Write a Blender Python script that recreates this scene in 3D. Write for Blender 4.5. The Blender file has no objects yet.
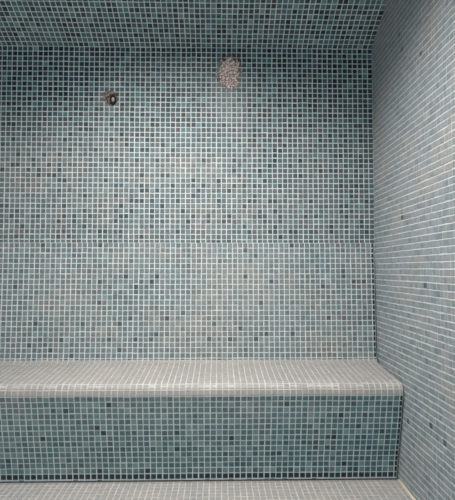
# Tiled steam-room corner: mosaic walls, sloped ceiling, moulded bench.
import bpy, bmesh, math, random
import numpy as np
from mathutils import Vector, noise

rng = np.random.default_rng(11)
random.seed(5)
U = 0.0278            # one measuring unit (about one mosaic module) in metres
T = 0.985             # tile pitch, in units
GAP = 0.135            # grout joint, fraction of the pitch
FLOOR0 = -35.1        # floor height at the foot of the bench, camera eye = 0 (units)
LIFT = -FLOOR0        # lift everything so the floor is near z = 0
XR, XL = 30.0, -84.0  # right / left wall
YB, YF = 87.0, -22.0  # back wall / open front
SC = bpy.context.scene
COL = SC.collection


def W(p):             # units, eye-centred -> metres, floor-centred
    p = np.asarray(p, float)
    q = p.copy()
    q[..., 2] += LIFT
    return q * U


# ---------------------------------------------------------------- materials
def srgb(r, g, b):
    def f(c):
        c /= 255.0
        return c / 12.92 if c <= 0.04045 else ((c + 0.055) / 1.055) ** 2.4
    return (f(r), f(g), f(b), 1.0)


def new_mat(name):
    m = bpy.data.materials.new(name)
    m.use_nodes = True
    nt = m.node_tree
    return m, nt, nt.nodes['Principled BSDF']


def tile_material(name, film_a, film_b):
    m, nt, b = new_mat(name)
    N, L = nt.nodes, nt.links
    at = N.new('ShaderNodeAttribute'); at.attribute_name = 'tile_mix'
    sep = N.new('ShaderNodeSeparateXYZ'); L.new(at.outputs['Vector'], sep.inputs[0])
    ramp = N.new('ShaderNodeValToRGB')
    r = ramp.color_ramp
    stops = [(0.0, (13, 32, 40)), (0.18, (22, 54, 65)), (0.45, (40, 84, 94)),
             (0.7, (58, 108, 116)), (0.9, (82, 126, 132)), (1.0, (112, 144, 148))]
    r.elements[0].position = 0.0; r.elements[0].color = srgb(*stops[0][1])
    r.elements[1].position = 1.0; r.elements[1].color = srgb(*stops[-1][1])
    for p, c in stops[1:-1]:
        e = r.elements.new(p); e.color = srgb(*c)
    L.new(sep.outputs[0], ramp.inputs[0])
    # a little hue drift from tile to tile, bluish to greenish
    hue = N.new('ShaderNodeHueSaturation')
    mr = N.new('ShaderNodeMapRange')
    mr.inputs['To Min'].default_value = 0.485; mr.inputs['To Max'].default_value = 0.52
    L.new(sep.outputs[1], mr.inputs['Value']); L.new(mr.outputs[0], hue.inputs['Hue'])
    hue.inputs['Saturation'].default_value = 0.9
    L.new(ramp.outputs[0], hue.inputs['Color'])
    # lime-scale film, cloudy inside each tile
    tc = N.new('ShaderNodeTexCoord')
    nz = N.new('ShaderNodeTexNoise'); nz.inputs['Scale'].default_value = 60; nz.inputs['Detail'].default_value = 4
    L.new(tc.outputs['Object'], nz.inputs['Vector'])
    nm = N.new('ShaderNodeMapRange'); nm.inputs['From Min'].default_value = 0.3; nm.inputs['From Max'].default_value = 0.7
    nm.inputs['To Min'].default_value = 0.75; nm.inputs['To Max'].default_value = 1.15
    L.new(nz.outputs['Fac'], nm.inputs['Value'])
    mul = N.new('ShaderNodeMath'); mul.operation = 'MULTIPLY'; mul.use_clamp = True
    L.new(sep.outputs[2], mul.inputs[0]); L.new(nm.outputs[0], mul.inputs[1])
    filmc = N.new('ShaderNodeMixRGB')
    filmc.inputs[1].default_value = srgb(*film_a); filmc.inputs[2].default_value = srgb(*film_b)
    n2 = N.new('ShaderNodeTexNoise'); n2.inputs['Scale'].default_value = 5; n2.inputs['Detail'].default_value = 3
    L.new(tc.outputs['Object'], n2.inputs['Vector'])
    nm2 = N.new('ShaderNodeMapRange'); nm2.inputs['From Min'].default_value = 0.38; nm2.inputs['From Max'].default_value = 0.62
    L.new(n2.outputs['Fac'], nm2.inputs['Value']); L.new(nm2.outputs[0], filmc.inputs[0])
    mix = N.new('ShaderNodeMixRGB')
    L.new(mul.outputs[0], mix.inputs[0]); L.new(hue.outputs[0], mix.inputs[1]); L.new(filmc.outputs[0], mix.inputs[2])
    L.new(mix.outputs[0], b.inputs['Base Color'])
    ro = N.new('ShaderNodeMapRange'); ro.inputs['To Min'].default_value = 0.4; ro.inputs['To Max'].default_value = 0.6
    L.new(mul.outputs[0], ro.inputs['Value']); L.new(ro.outputs[0], b.inputs['Roughness'])
    b.inputs['Specular IOR Level'].default_value = 0.4
    return m


def grout_material(name, c1, c2):
    m, nt, b = new_mat(name)
    N, L = nt.nodes, nt.links
    tc = N.new('ShaderNodeTexCoord')
    nz = N.new('ShaderNodeTexNoise'); nz.inputs['Scale'].default_value = 14; nz.inputs['Detail'].default_value = 6
    L.new(tc.outputs['Object'], nz.inputs['Vector'])
    mx = N.new('ShaderNodeMixRGB'); mx.inputs[1].default_value = srgb(*c1); mx.inputs[2].default_value = srgb(*c2)
    mr = N.new('ShaderNodeMapRange'); mr.inputs['From Min'].default_value = 0.35; mr.inputs['From Max'].default_value = 0.65
    L.new(nz.outputs['Fac'], mr.inputs['Value']); L.new(mr.outputs[0], mx.inputs[0])
    L.new(mx.outputs[0], b.inputs['Base Color'])
    b.inputs['Roughness'].default_value = 0.85
    b.inputs['Specular IOR Level'].default_value = 0.2
    return m


def grain_material(name, dark, mid, light, scale):
    m, nt, b = new_mat(name)
    N, L = nt.nodes, nt.links
    tc = N.new('ShaderNodeTexCoord')
    nz = N.new('ShaderNodeTexNoise'); nz.inputs['Scale'].default_value = scale; nz.inputs['Detail'].default_value = 5
    L.new(tc.outputs['Object'], nz.inputs['Vector'])
    ramp = N.new('ShaderNodeValToRGB'); r = ramp.color_ramp
    r.elements[0].position = 0.42; r.elements[0].color = srgb(*dark)
    r.elements[1].position = 0.6; r.elements[1].color = srgb(*light)
    e = r.elements.new(0.5); e.color = srgb(*mid)
    L.new(nz.outputs['Fac'], ramp.inputs[0]); L.new(ramp.outputs[0], b.inputs['Base Color'])
    bp = N.new('ShaderNodeBump'); bp.inputs['Strength'].default_value = 0.5; bp.inputs['Distance'].default_value = 0.003
    L.new(nz.outputs['Fac'], bp.inputs['Height']); L.new(bp.outputs[0], b.inputs['Normal'])
    b.inputs['Roughness'].default_value = 0.95
    return m


def plain_material(name, c, rough, metal=0.0):
    m, nt, b = new_mat(name)
    N, L = nt.nodes, nt.links
    nz = N.new('ShaderNodeTexNoise'); nz.inputs['Scale'].default_value = 90
    hs = N.new('ShaderNodeMixRGB'); hs.blend_type = 'MULTIPLY'; hs.inputs[0].default_value = 0.5
    hs.inputs[1].default_value = srgb(*c); L.new(nz.outputs['Fac'], hs.inputs[2])
    L.new(hs.outputs[0], b.inputs['Base Color'])
    b.inputs['Roughness'].default_value = rough
    b.inputs['Metallic'].default_value = metal
    return m


M_TILE = tile_material('glass_mosaic_tile', (134, 141, 142), (148, 144, 140))
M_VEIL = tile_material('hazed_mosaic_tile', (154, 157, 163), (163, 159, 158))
M_PALE = tile_material('scaled_mosaic_tile', (150, 149, 147), (158, 153, 149))
M_GROUT = grout_material('cement_grout', (196, 210, 211), (216, 223, 221))
M_WORN = grout_material('worn_grout', (174, 172, 168), (194, 190, 185))
M_SEAL = grout_material('beige_sealant', (178, 168, 148), (206, 198, 180))
M_PATCH = grain_material('pinkish_grain', (136, 119, 112), (184, 164, 156), (232, 218, 210), 110)
M_STUBMORTAR = grain_material('brown_mortar', (74, 62, 60), (120, 104, 98), (160, 142, 136), 80)
M_PIPE = plain_material('dark_corroded_metal', (46, 40, 40), 0.5, 0.6)
M_PLUG = plain_material('pale_plug', (200, 190, 182), 0.7)


# ---------------------------------------------------------------- mosaic builder
def sm(a, b, x):
    t = np.clip((x - a) / (b - a), 0, 1)
    return t * t * (3 - 2 * t)


def cloud(c, s, seed=0.0):
    out = np.empty(len(c))
    for i, p in enumerate(c):
        out[i] = noise.fractal(Vector((p[0] * s + seed, p[1] * s, p[2] * s + seed * 2)), 0.8, 2.0, 3)
    return out


def mosaic(name, P, nu, nv, outward, film, tone=(0.5, 0.22), dark=0.12, thick=2.0, parent=None, origin=None,
           skip=None, base_rows=None, grout=None, tile=None, umin=0.0, dark_edge=False, gap=(GAP, GAP)):
    """One mesh: a grout bed following P(u, v) and one bevelled raised tile per cell.
    P maps arrays (u, v) in tile counts to eye-centred units; nu, nv may be fractional (cut tiles)."""
    if not callable(outward):
        outward = np.asarray(outward, float)
    iu, iv = np.meshgrid(np.arange(math.ceil(nu)), np.arange(math.ceil(nv)), indexing='ij')
    iu = iu.ravel().astype(float); iv = iv.ravel().astype(float)
    n = len(iu)
    # mosaic sheets of 12 x 12 tiles, each laid a hair off, and each tile a hair off again
    sh = rng.normal(0, 0.013, (60, 60, 2))
    su = (iu // 12).astype(int) % 60; sv = (iv // 12).astype(int) % 60
    ju = sh[su, sv, 0] + rng.normal(0, 0.016, n)
    jv = sh[su, sv, 1] + rng.normal(0, 0.016, n)
    g, gv = gap[0] / 2, gap[1] / 2
    u0 = np.clip(iu + g + ju, umin + 0.04, nu); u1 = np.clip(iu + 1 - g + ju, 0.02, nu - 0.02)
    v0 = np.clip(iv + gv + jv, 0.02, nv); v1 = np.clip(iv + 1 - gv + jv, 0.02, nv - 0.02)
    ok = (u1 - u0 > 0.12) & (v1 - v0 > 0.12)
    if skip is not None:
        ok &= ~skip(P(iu + .5, iv + .5))
    iu, iv, u0, u1, v0, v1 = (a[ok] for a in (iu, iv, u0, u1, v0, v1))
    n = len(iu)
    bev = 0.05
    def corners(d):
        return np.stack([P(u0 + d, v0 + d), P(u1 - d, v0 + d), P(u1 - d, v1 - d), P(u0 + d, v1 - d)], 1)
    low = corners(0.0); top = corners(bev)
    nrm = np.cross(low[:, 2] - low[:, 0], low[:, 3] - low[:, 1])
    nrm /= np.linalg.norm(nrm, axis=1)[:, None]
    cen = low.mean(1)
    ref = outward(cen) if callable(outward) else np.broadcast_to(outward, cen.shape)
    flip = (nrm * ref).sum(1).mean() < 0
    if flip:
        nrm = -nrm
    h = 0.055 + rng.normal(0, 0.006, (n, 1))
    tilt = rng.normal(0, 0.006, (n, 4))
    low = low - nrm[:, None, :] * 0.03
    top = top + nrm[:, None, :] * (h[:, :, None] + tilt[:, :, None])
    V = np.concatenate([low, top], 1).reshape(-1, 3)
    base = (np.arange(n) * 8)[:, None, None]
    F = np.array([[4, 5, 6, 7], [0, 1, 5, 4], [1, 2, 6, 5], [2, 3, 7, 6], [3, 0, 4, 7]])
    if flip:
        F = F[:, ::-1]
    faces = (base + F[None]).reshape(-1, 4)
    # tile looks
    tn = np.clip(rng.normal(tone[0], tone[1], n), 0, 1)
    dk = rng.random(n) < dark
    tn[dk] = rng.uniform(0.0, 0.28, dk.sum())
    fl = np.clip(film(cen, iu, iv), 0, 1.5)
    if dark_edge:                      # black cut strips along the side wall and the foot
        ed = (iu == 0) | ((iv + 1 > nv - 0.25) if dark_edge == 'foot' else False)
        tn[ed] = rng.uniform(0, 0.24, ed.sum()); fl[ed] *= 0.1
    fl = np.clip(fl * np.where(dk, 0.45, 1.0) * rng.uniform(0.75, 1.15, n), 0, 1)
    mixv = np.repeat(np.stack([tn, rng.random(n), fl], 1), 5, axis=0)
    # grout bed: strips across v, closed at the back
    vb = np.array(base_rows if base_rows is not None else [0, nv], float)
    A = P(np.full_like(vb, umin), vb); B = P(np.full_like(vb, nu), vb)
    d = np.gradient(A, axis=0) if len(vb) > 2 else np.repeat((A[1] - A[0])[None], 2, 0)
    across = (B[0] - A[0]) / np.linalg.norm(B[0] - A[0])
    bn = np.cross(np.broadcast_to(across, d.shape), d)
    bn /= np.linalg.norm(bn, axis=1)[:, None]
    ra = outward(A) if callable(outward) else np.broadcast_to(outward, A.shape)
    if (bn * ra).sum(1).mean() < 0:
        bn = -bn
    k = len(vb)
    off = len(V)
    Ab, Bb = A - bn * thick, B - bn * thick
    if parent is not None:             # the bench shell stops short of the back wall
        Ab[:, 1] = np.minimum(Ab[:, 1], YB - 0.1); Bb[:, 1] = np.minimum(Bb[:, 1], YB - 0.1)
    V = np.concatenate([V, A, B, Ab, Bb])
    q = []
    for i in range(k - 1):
        a, b_, c, e = off + i, off + k + i, off + 2 * k + i, off + 3 * k + i
        q += [[a, b_, b_ + 1, a + 1], [c, c + 1, e + 1, e], [a, a + 1, c + 1, c], [b_, e, e + 1, b_ + 1]]
    q += [[off, off + 2 * k, off + 3 * k, off + k], [off + k - 1, off + 2 * k - 1, off + 4 * k - 1, off + 3 * k - 1]]
    allf = faces.tolist() + q
    Vw = W(V)
    if origin is not None:
        Vw = Vw - W(np.asarray(origin, float))
    me = bpy.data.meshes.new(name)
    me.from_pydata(Vw.tolist(), [], allf)
    me.materials.append(tile or M_TILE); me.materials.append(grout or M_GROUT)
    mi = np.zeros(len(allf), np.int32); mi[len(faces):] = 1
    me.polygons.foreach_set('material_index', mi)
    at = me.attributes.new('tile_mix', 'FLOAT_VECTOR', 'FACE')
    full = np.zeros((len(allf), 3), np.float32); full[:len(faces)] = mixv
    at.data.foreach_set('vector', full.ravel())
    bm = bmesh.new(); bm.from_mesh(me)
    bed = [f for f in bm.faces if f.material_index == 1]
    bmesh.ops.recalc_face_normals(bm, faces=bed)
    bm.to_mesh(me); bm.free()
    me.update()
    o = bpy.data.objects.new(name, me)
    COL.objects.link(o)
    if parent is not None:
        o.parent = parent
    elif origin is not None:
        o.location = Vector(W(np.asarray(origin, float)))
    return o


def plane(o, eu, ev):
    o, eu, ev = (np.asarray(a, float) for a in (o, eu, ev))
    def P(u, v):
        u = np.asarray(u, float)[..., None]; v = np.asarray(v, float)[..., None]
        return o + eu * u * T + ev * v * T
    return P


def struct(o, label=None):
    o['kind'] = 'structure'
    return o


# ---------------------------------------------------------------- the room
CEIL0 = 43.2                      # ceiling springs here on the back wall
SL = np.array([0, -8.48, 4.69]); SL = SL / np.linalg.norm(SL)
RISE = 31.0                       # length of the sloped ceiling, in units
CY, CZ = YB + SL[1] * RISE, CEIL0 + SL[2] * RISE
FS = 0.03                         # fall of the floor towards the drain


PATCH_C = (2.0, YB, 38.2)        # pinkish grainy patch
STUB_C = (-20.6, YB, 32.8)        # pipe stub


def film_shade_back(c, iu, iv):
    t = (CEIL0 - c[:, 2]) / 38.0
    f = 0.02 + 0.6 * sm(0.16, 0.66, t + 0.10 * cloud(c, 0.07)) + 0.16 * cloud(c, 0.05, 7) - 0.12 * sm(0.9, 1.0, t)  # lime film grows downwards; its clean top also paints the shade there
    f *= 1 - 0.5 * sm(2, 27, c[:, 0]) * (1 - 0.6 * sm(0.6, 1.0, t))  # film cut towards the upper right to paint that corner's shade
    # paler run below the grainy patch
    dx = (c[:, 0] - PATCH_C[0]) / (2.6 + 4 * t)
    f += 0.55 * np.exp(-dx * dx) * sm(0.04, 0.14, t) * (1 - sm(0.25, 0.55, t))
    dz = c[:, 2] - STUB_C[2]; dx = c[:, 0] - STUB_C[0]
    f += 0.45 * np.exp(-((dx + .5) / 2.2) ** 2 - (dz / 2.5) ** 2)
    return f


def patch_hole(c):
    a = (np.abs(c[:, 0] - PATCH_C[0]) < 1.25) & (np.abs(c[:, 2] - PATCH_C[2]) < 2.1)
    b = (np.abs(c[:, 0] - STUB_C[0] + 0.4) < 0.85) & (np.abs(c[:, 2] - STUB_C[2] - 0.3) < 0.85)
    return a | b


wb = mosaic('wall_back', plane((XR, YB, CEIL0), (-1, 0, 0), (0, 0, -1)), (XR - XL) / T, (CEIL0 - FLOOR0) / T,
            (0, -1, 0), film_shade_back, tone=(0.3, 0.22), dark=0.12, skip=patch_hole)
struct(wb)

wr = mosaic('wall_right', plane((XR, YB, CZ + 2), (0, -1, 0), (0, 0, -1)), (YB - YF) / T, (CZ + 2 - FLOOR0 + 4) / T,
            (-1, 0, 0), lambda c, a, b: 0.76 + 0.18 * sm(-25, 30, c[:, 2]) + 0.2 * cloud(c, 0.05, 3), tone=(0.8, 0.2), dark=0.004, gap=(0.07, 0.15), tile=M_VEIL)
struct(wr)

wl = mosaic('wall_left', plane((XL, YB, CZ + 2), (0, -1, 0), (0, 0, -1)), (YB - YF) / T, (CZ + 2 - FLOOR0 + 4) / T,
            (1, 0, 0), lambda c, a, b: np.full(len(c), 0.5), tone=(0.5, 0.2))
struct(wl)

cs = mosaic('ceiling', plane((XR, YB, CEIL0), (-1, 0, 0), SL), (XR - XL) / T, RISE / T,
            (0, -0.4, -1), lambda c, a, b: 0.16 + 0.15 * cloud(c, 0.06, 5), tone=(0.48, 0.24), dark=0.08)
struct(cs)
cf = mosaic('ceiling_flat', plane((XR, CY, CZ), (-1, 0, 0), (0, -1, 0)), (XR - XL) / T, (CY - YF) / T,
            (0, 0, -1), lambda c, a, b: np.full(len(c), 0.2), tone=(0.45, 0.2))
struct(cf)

fl = mosaic('floor', plane((XR, 84.0, FLOOR0 + FS * 7), (-1, 0, 0), (0, -1, -FS)), (XR - XL) / T, (84.0 - YF) / T,
            (0, 0, 1), lambda c, a, b: 1.15 + 0.15 * cloud(c, 0.08, 9), tone=(0.7, 0.15), dark=0.01, grout=M_WORN, tile=M_PALE)
struct(fl)

# sealant bead along the foot of the right wall
cu = bpy.data.curves.new('trim_1', 'CURVE'); cu.dimensions = '3D'; cu.bevel_depth = 0.28 * U; cu.bevel_resolution = 3
sp = cu.splines.new('POLY'); N_ = 60
sp.points.add(N_ - 1)
for i in range(N_):
    y = 76.4 + (YF + 2 - 76.4) * i / (N_ - 1)
    p = W((XR - 0.12, y, FLOOR0 - FS * (77 - y) + 0.1 + random.uniform(-.03, .03)))
    sp.points[i].co = (*p, 1)
    sp.points[i].radius = random.uniform(0.75, 1.15)
tr = bpy.data.objects.new('trim_1', cu); COL.objects.link(tr); cu.materials.append(M_SEAL)
struct(tr)

# ---------------------------------------------------------------- the bench
bench = bpy.data.objects.new('bench', None); COL.objects.link(bench)
B0 = np.array([(XR + XL) / 2, 80.0, FLOOR0])
bench.location = Vector(W(B0))
bench['label'] = 'long built-in bench clad in blue-grey mosaic, with tall backrest and pale rounded seat edge'
bench['category'] = 'bench'
BXR, BXL = XR - 0.3, XL + 0.3
UM = 0.45    # open joint against the side walls


def chain(pts, round_=2):
    p = np.array(pts, float)
    for _ in range(round_):       # corner cutting keeps the ends
        q = [p[0]]
        for a, b in zip(p[:-1], p[1:]):
            q += [a * .75 + b * .25, a * .25 + b * .75]
        q.append(p[-1]); p = np.array(q)
    s = np.concatenate([[0], np.cumsum(np.linalg.norm(np.diff(p, axis=0), axis=1))])
    return p, s


def swept(pts, start_from_end=False, round_=2):
    p, s = chain(pts, round_)
    L = s[-1]
    nv = L / T
    shift = (nv - math.ceil(nv)) * T if start_from_end else 0.0
    def P(u, v):
        u = np.asarray(u, float); v = np.asarray(v, float)
        d = np.clip(v * T, 0, L)
        y = np.interp(d, s, p[:, 0]); z = np.interp(d, s, p[:, 1])
        return np.stack([BXR - (u - UM) * T, y, z], -1)
    return P, nv, s / T


prof_back = [(86.83, 5.1), (86.52, -4), (86.25, -13), (86.12, -15.6), (85.98, -16.9)]
prof_seat = [(73.7, -20.2), (73.72, -19.7), (73.86, -19.1), (74.3, -18.45), (75.2, -18.3), (77.4, -18.15), (81, -17.85), (83, -17.65), (84.6, -17.5), (85.5, -17.4), (85.98, -16.9)]
prof_front = [(73.7, -20.2), (74.05, -21.4), (74.6, -24.2), (75.25, -27), (76.2, -30.6), (76.75, -33), (76.95, FLOOR0 + 0.32)]
NU = (BXR - BXL) / T + UM
front_up = lambda c: np.broadcast_to(np.array([0, -1.0, 0.9]), c.shape)

P_, nv, br = swept(prof_back)
mosaic('backrest', P_, NU, nv, front_up,
       lambda c, a, b: 0.68 + 0.22 * cloud(c, 0.07, 2) + 0.12 * np.exp(-((c[:, 0] - 3) / 14) ** 2),
       tone=(0.46, 0.24), dark=0.03, dark_edge='side', thick=0.07, parent=bench, origin=B0, base_rows=br, umin=UM)
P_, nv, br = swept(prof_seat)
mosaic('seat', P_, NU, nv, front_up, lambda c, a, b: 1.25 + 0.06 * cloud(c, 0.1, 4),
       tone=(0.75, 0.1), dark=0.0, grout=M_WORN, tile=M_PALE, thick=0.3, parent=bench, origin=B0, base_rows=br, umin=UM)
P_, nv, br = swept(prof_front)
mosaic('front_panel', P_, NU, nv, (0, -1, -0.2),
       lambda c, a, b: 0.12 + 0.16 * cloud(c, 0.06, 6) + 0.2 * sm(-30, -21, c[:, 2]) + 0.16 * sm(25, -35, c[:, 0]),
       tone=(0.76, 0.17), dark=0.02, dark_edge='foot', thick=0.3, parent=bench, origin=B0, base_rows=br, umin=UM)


# ---------------------------------------------------------------- marks on the back wall
def mesh_obj(name, bm, mat, parent=None, loc=(0, 0, 0), smooth=False):
    bmesh.ops.recalc_face_normals(bm, faces=bm.faces[:])
    me = bpy.data.meshes.new(name); bm.to_mesh(me); bm.free()
    me.materials.append(mat)
    if smooth:
        for p in me.polygons:
            p.use_smooth = True
    o = bpy.data.objects.new(name, me); COL.objects.link(o)
    o.location = loc
    if parent is not None:
        o.parent = parent
    return o


def rough_slab(rx, rz, depth, seed, nx=36, nz=48, power=3.0):
    """Lumpy grainy patch: a ragged, rounded-rectangle mound standing on the wall plane (y = 0, towards -y)."""
    bm = bmesh.new()
    front = {}
    ring = 20
    rows = []
    for k in range(ring + 1):
        t = k / ring
        row = []
        for j in range(96):
            a = 2 * math.pi * j / 96
            c, s = math.cos(a), math.sin(a)
            r = (abs(c) ** power + abs(s) ** power) ** (-1 / power)
            r *= 1 + 0.26 * noise.noise(Vector((c * 2.2 + seed, s * 2.2, seed))) + 0.14 * noise.noise(Vector((c * 7, s * 7 + seed, 3)))
            x, z = c * r * rx * t, s * r * rz * t
            h = depth * (1 - t ** 2.5) * (0.75 + 0.9 * noise.noise(Vector((x * 260, z * 260, seed))) * 0.5) + 0.0006 * (1 - t)
            row.append(bm.verts.new((x, -max(h, 0.0), z)))
            if k == 0:
                break
        rows.append(row)
    for j in range(96):
        bm.faces.new((rows[0][0], rows[1][j], rows[1][(j + 1) % 96]))
    for k in range(1, ring):
        for j in range(96):
            j2 = (j + 1) % 96
            bm.faces.new((rows[k][j], rows[k + 1][j], rows[k + 1][j2], rows[k][j2]))
    bm.faces.new([v for v in rows[ring]][::-1])
    return bm


patch = mesh_obj('grainy_patch', rough_slab(2.5 * U, 3.5 * U, 0.0035, 3.7), M_PATCH, loc=Vector(W(PATCH_C)), smooth=True)
patch['label'] = 'pinkish upright grainy patch on the back wall close under the ceiling'
patch['category'] = 'patch'

stub = bpy.data.objects.new('pipe_stub', None); COL.objects.link(stub)
stub.location = Vector(W(STUB_C))
stub['label'] = 'small dark pipe stub in a chipped brown mortar square high on the back wall'
stub['category'] = 'pipe'
mesh_obj('mortar_collar', rough_slab(1.35 * U, 1.4 * U, 0.0035, 9.1), M_STUBMORTAR, stub, (-0.4 * U, 0, 0.3 * U), True)


def lathe(profile, sx, sz, n=32):
    bm = bmesh.new(); rows = []
    for r, y in profile:
        rows.append([bm.verts.new((r * sx * math.cos(2 * math.pi * j / n), y, r * sz * math.sin(2 * math.pi * j / n))) for j in range(n)])
    for a, b in zip(rows[:-1], rows[1:]):
        for j in range(n):
            bm.faces.new((a[j], a[(j + 1) % n], b[(j + 1) % n], b[j]))
    return bm, rows


bm, rows = lathe([(1.0, 0.004), (1.0, -0.010), (0.94, -0.0125), (0.68, -0.0125), (0.6, -0.010), (0.6, 0.004)], 0.62 * U, 1.0 * U)
for j in range(32):
    bm.faces.new((rows[-1][j], rows[-1][(j + 1) % 32], rows[0][(j + 1) % 32], rows[0][j]))
pipe = mesh_obj('pipe', bm, M_PIPE, stub, (0.15 * U, 0, -0.1 * U), True)
bm, rows = lathe([(1.0, 0.002), (1.0, -0.006), (0.7, -0.0075), (0.2, -0.008)], 0.3 * U, 0.52 * U)
bm.faces.new(rows[-1]); bm.faces.new(rows[0][::-1])
plug = mesh_obj('plug', bm, M_PLUG, stub, (0.15 * U, 0, 0.0), True)
plug['label'] = 'pale plug inside the dark pipe mouth'

# ---------------------------------------------------------------- light
la = bpy.data.lights.new('ceiling_lamp_light', 'AREA'); la.shape = 'DISK'; la.size = 0.8
la.energy = 36; la.color = (1.0, 0.96, 0.93); la.spread = math.radians(124)
lo = bpy.data.objects.new('ceiling_lamp_light', la); COL.objects.link(lo)
lo.location = Vector(W((-7, 50, CZ - 1.5)))

w = bpy.data.worlds.new('World'); SC.world = w; w.use_nodes = True
bg = w.node_tree.nodes['Background']; bg.inputs[0].default_value = (0.9, 0.965, 1.0, 1); bg.inputs[1].default_value = 0.84

# ---------------------------------------------------------------- camera
FPX = 455.0
cam = bpy.data.cameras.new('Camera'); cam.sensor_fit = 'VERTICAL'; cam.sensor_height = 24.0
cam.lens = FPX / 500.0 * 24.0
co = bpy.data.objects.new('Camera', cam); COL.objects.link(co)
co.location = Vector(W((0, 0, 0)))
pit = math.atan(19.5 / FPX); yaw = math.atan(8.5 / FPX)
co.rotation_euler = (math.pi / 2 + pit, 0, -yaw)
SC.camera = co

vs = SC.view_settings
vs.view_transform = 'Standard'; vs.look = 'None'; vs.gamma = 1.0; vs.use_curve_mapping = False
vs.exposure = 0.22
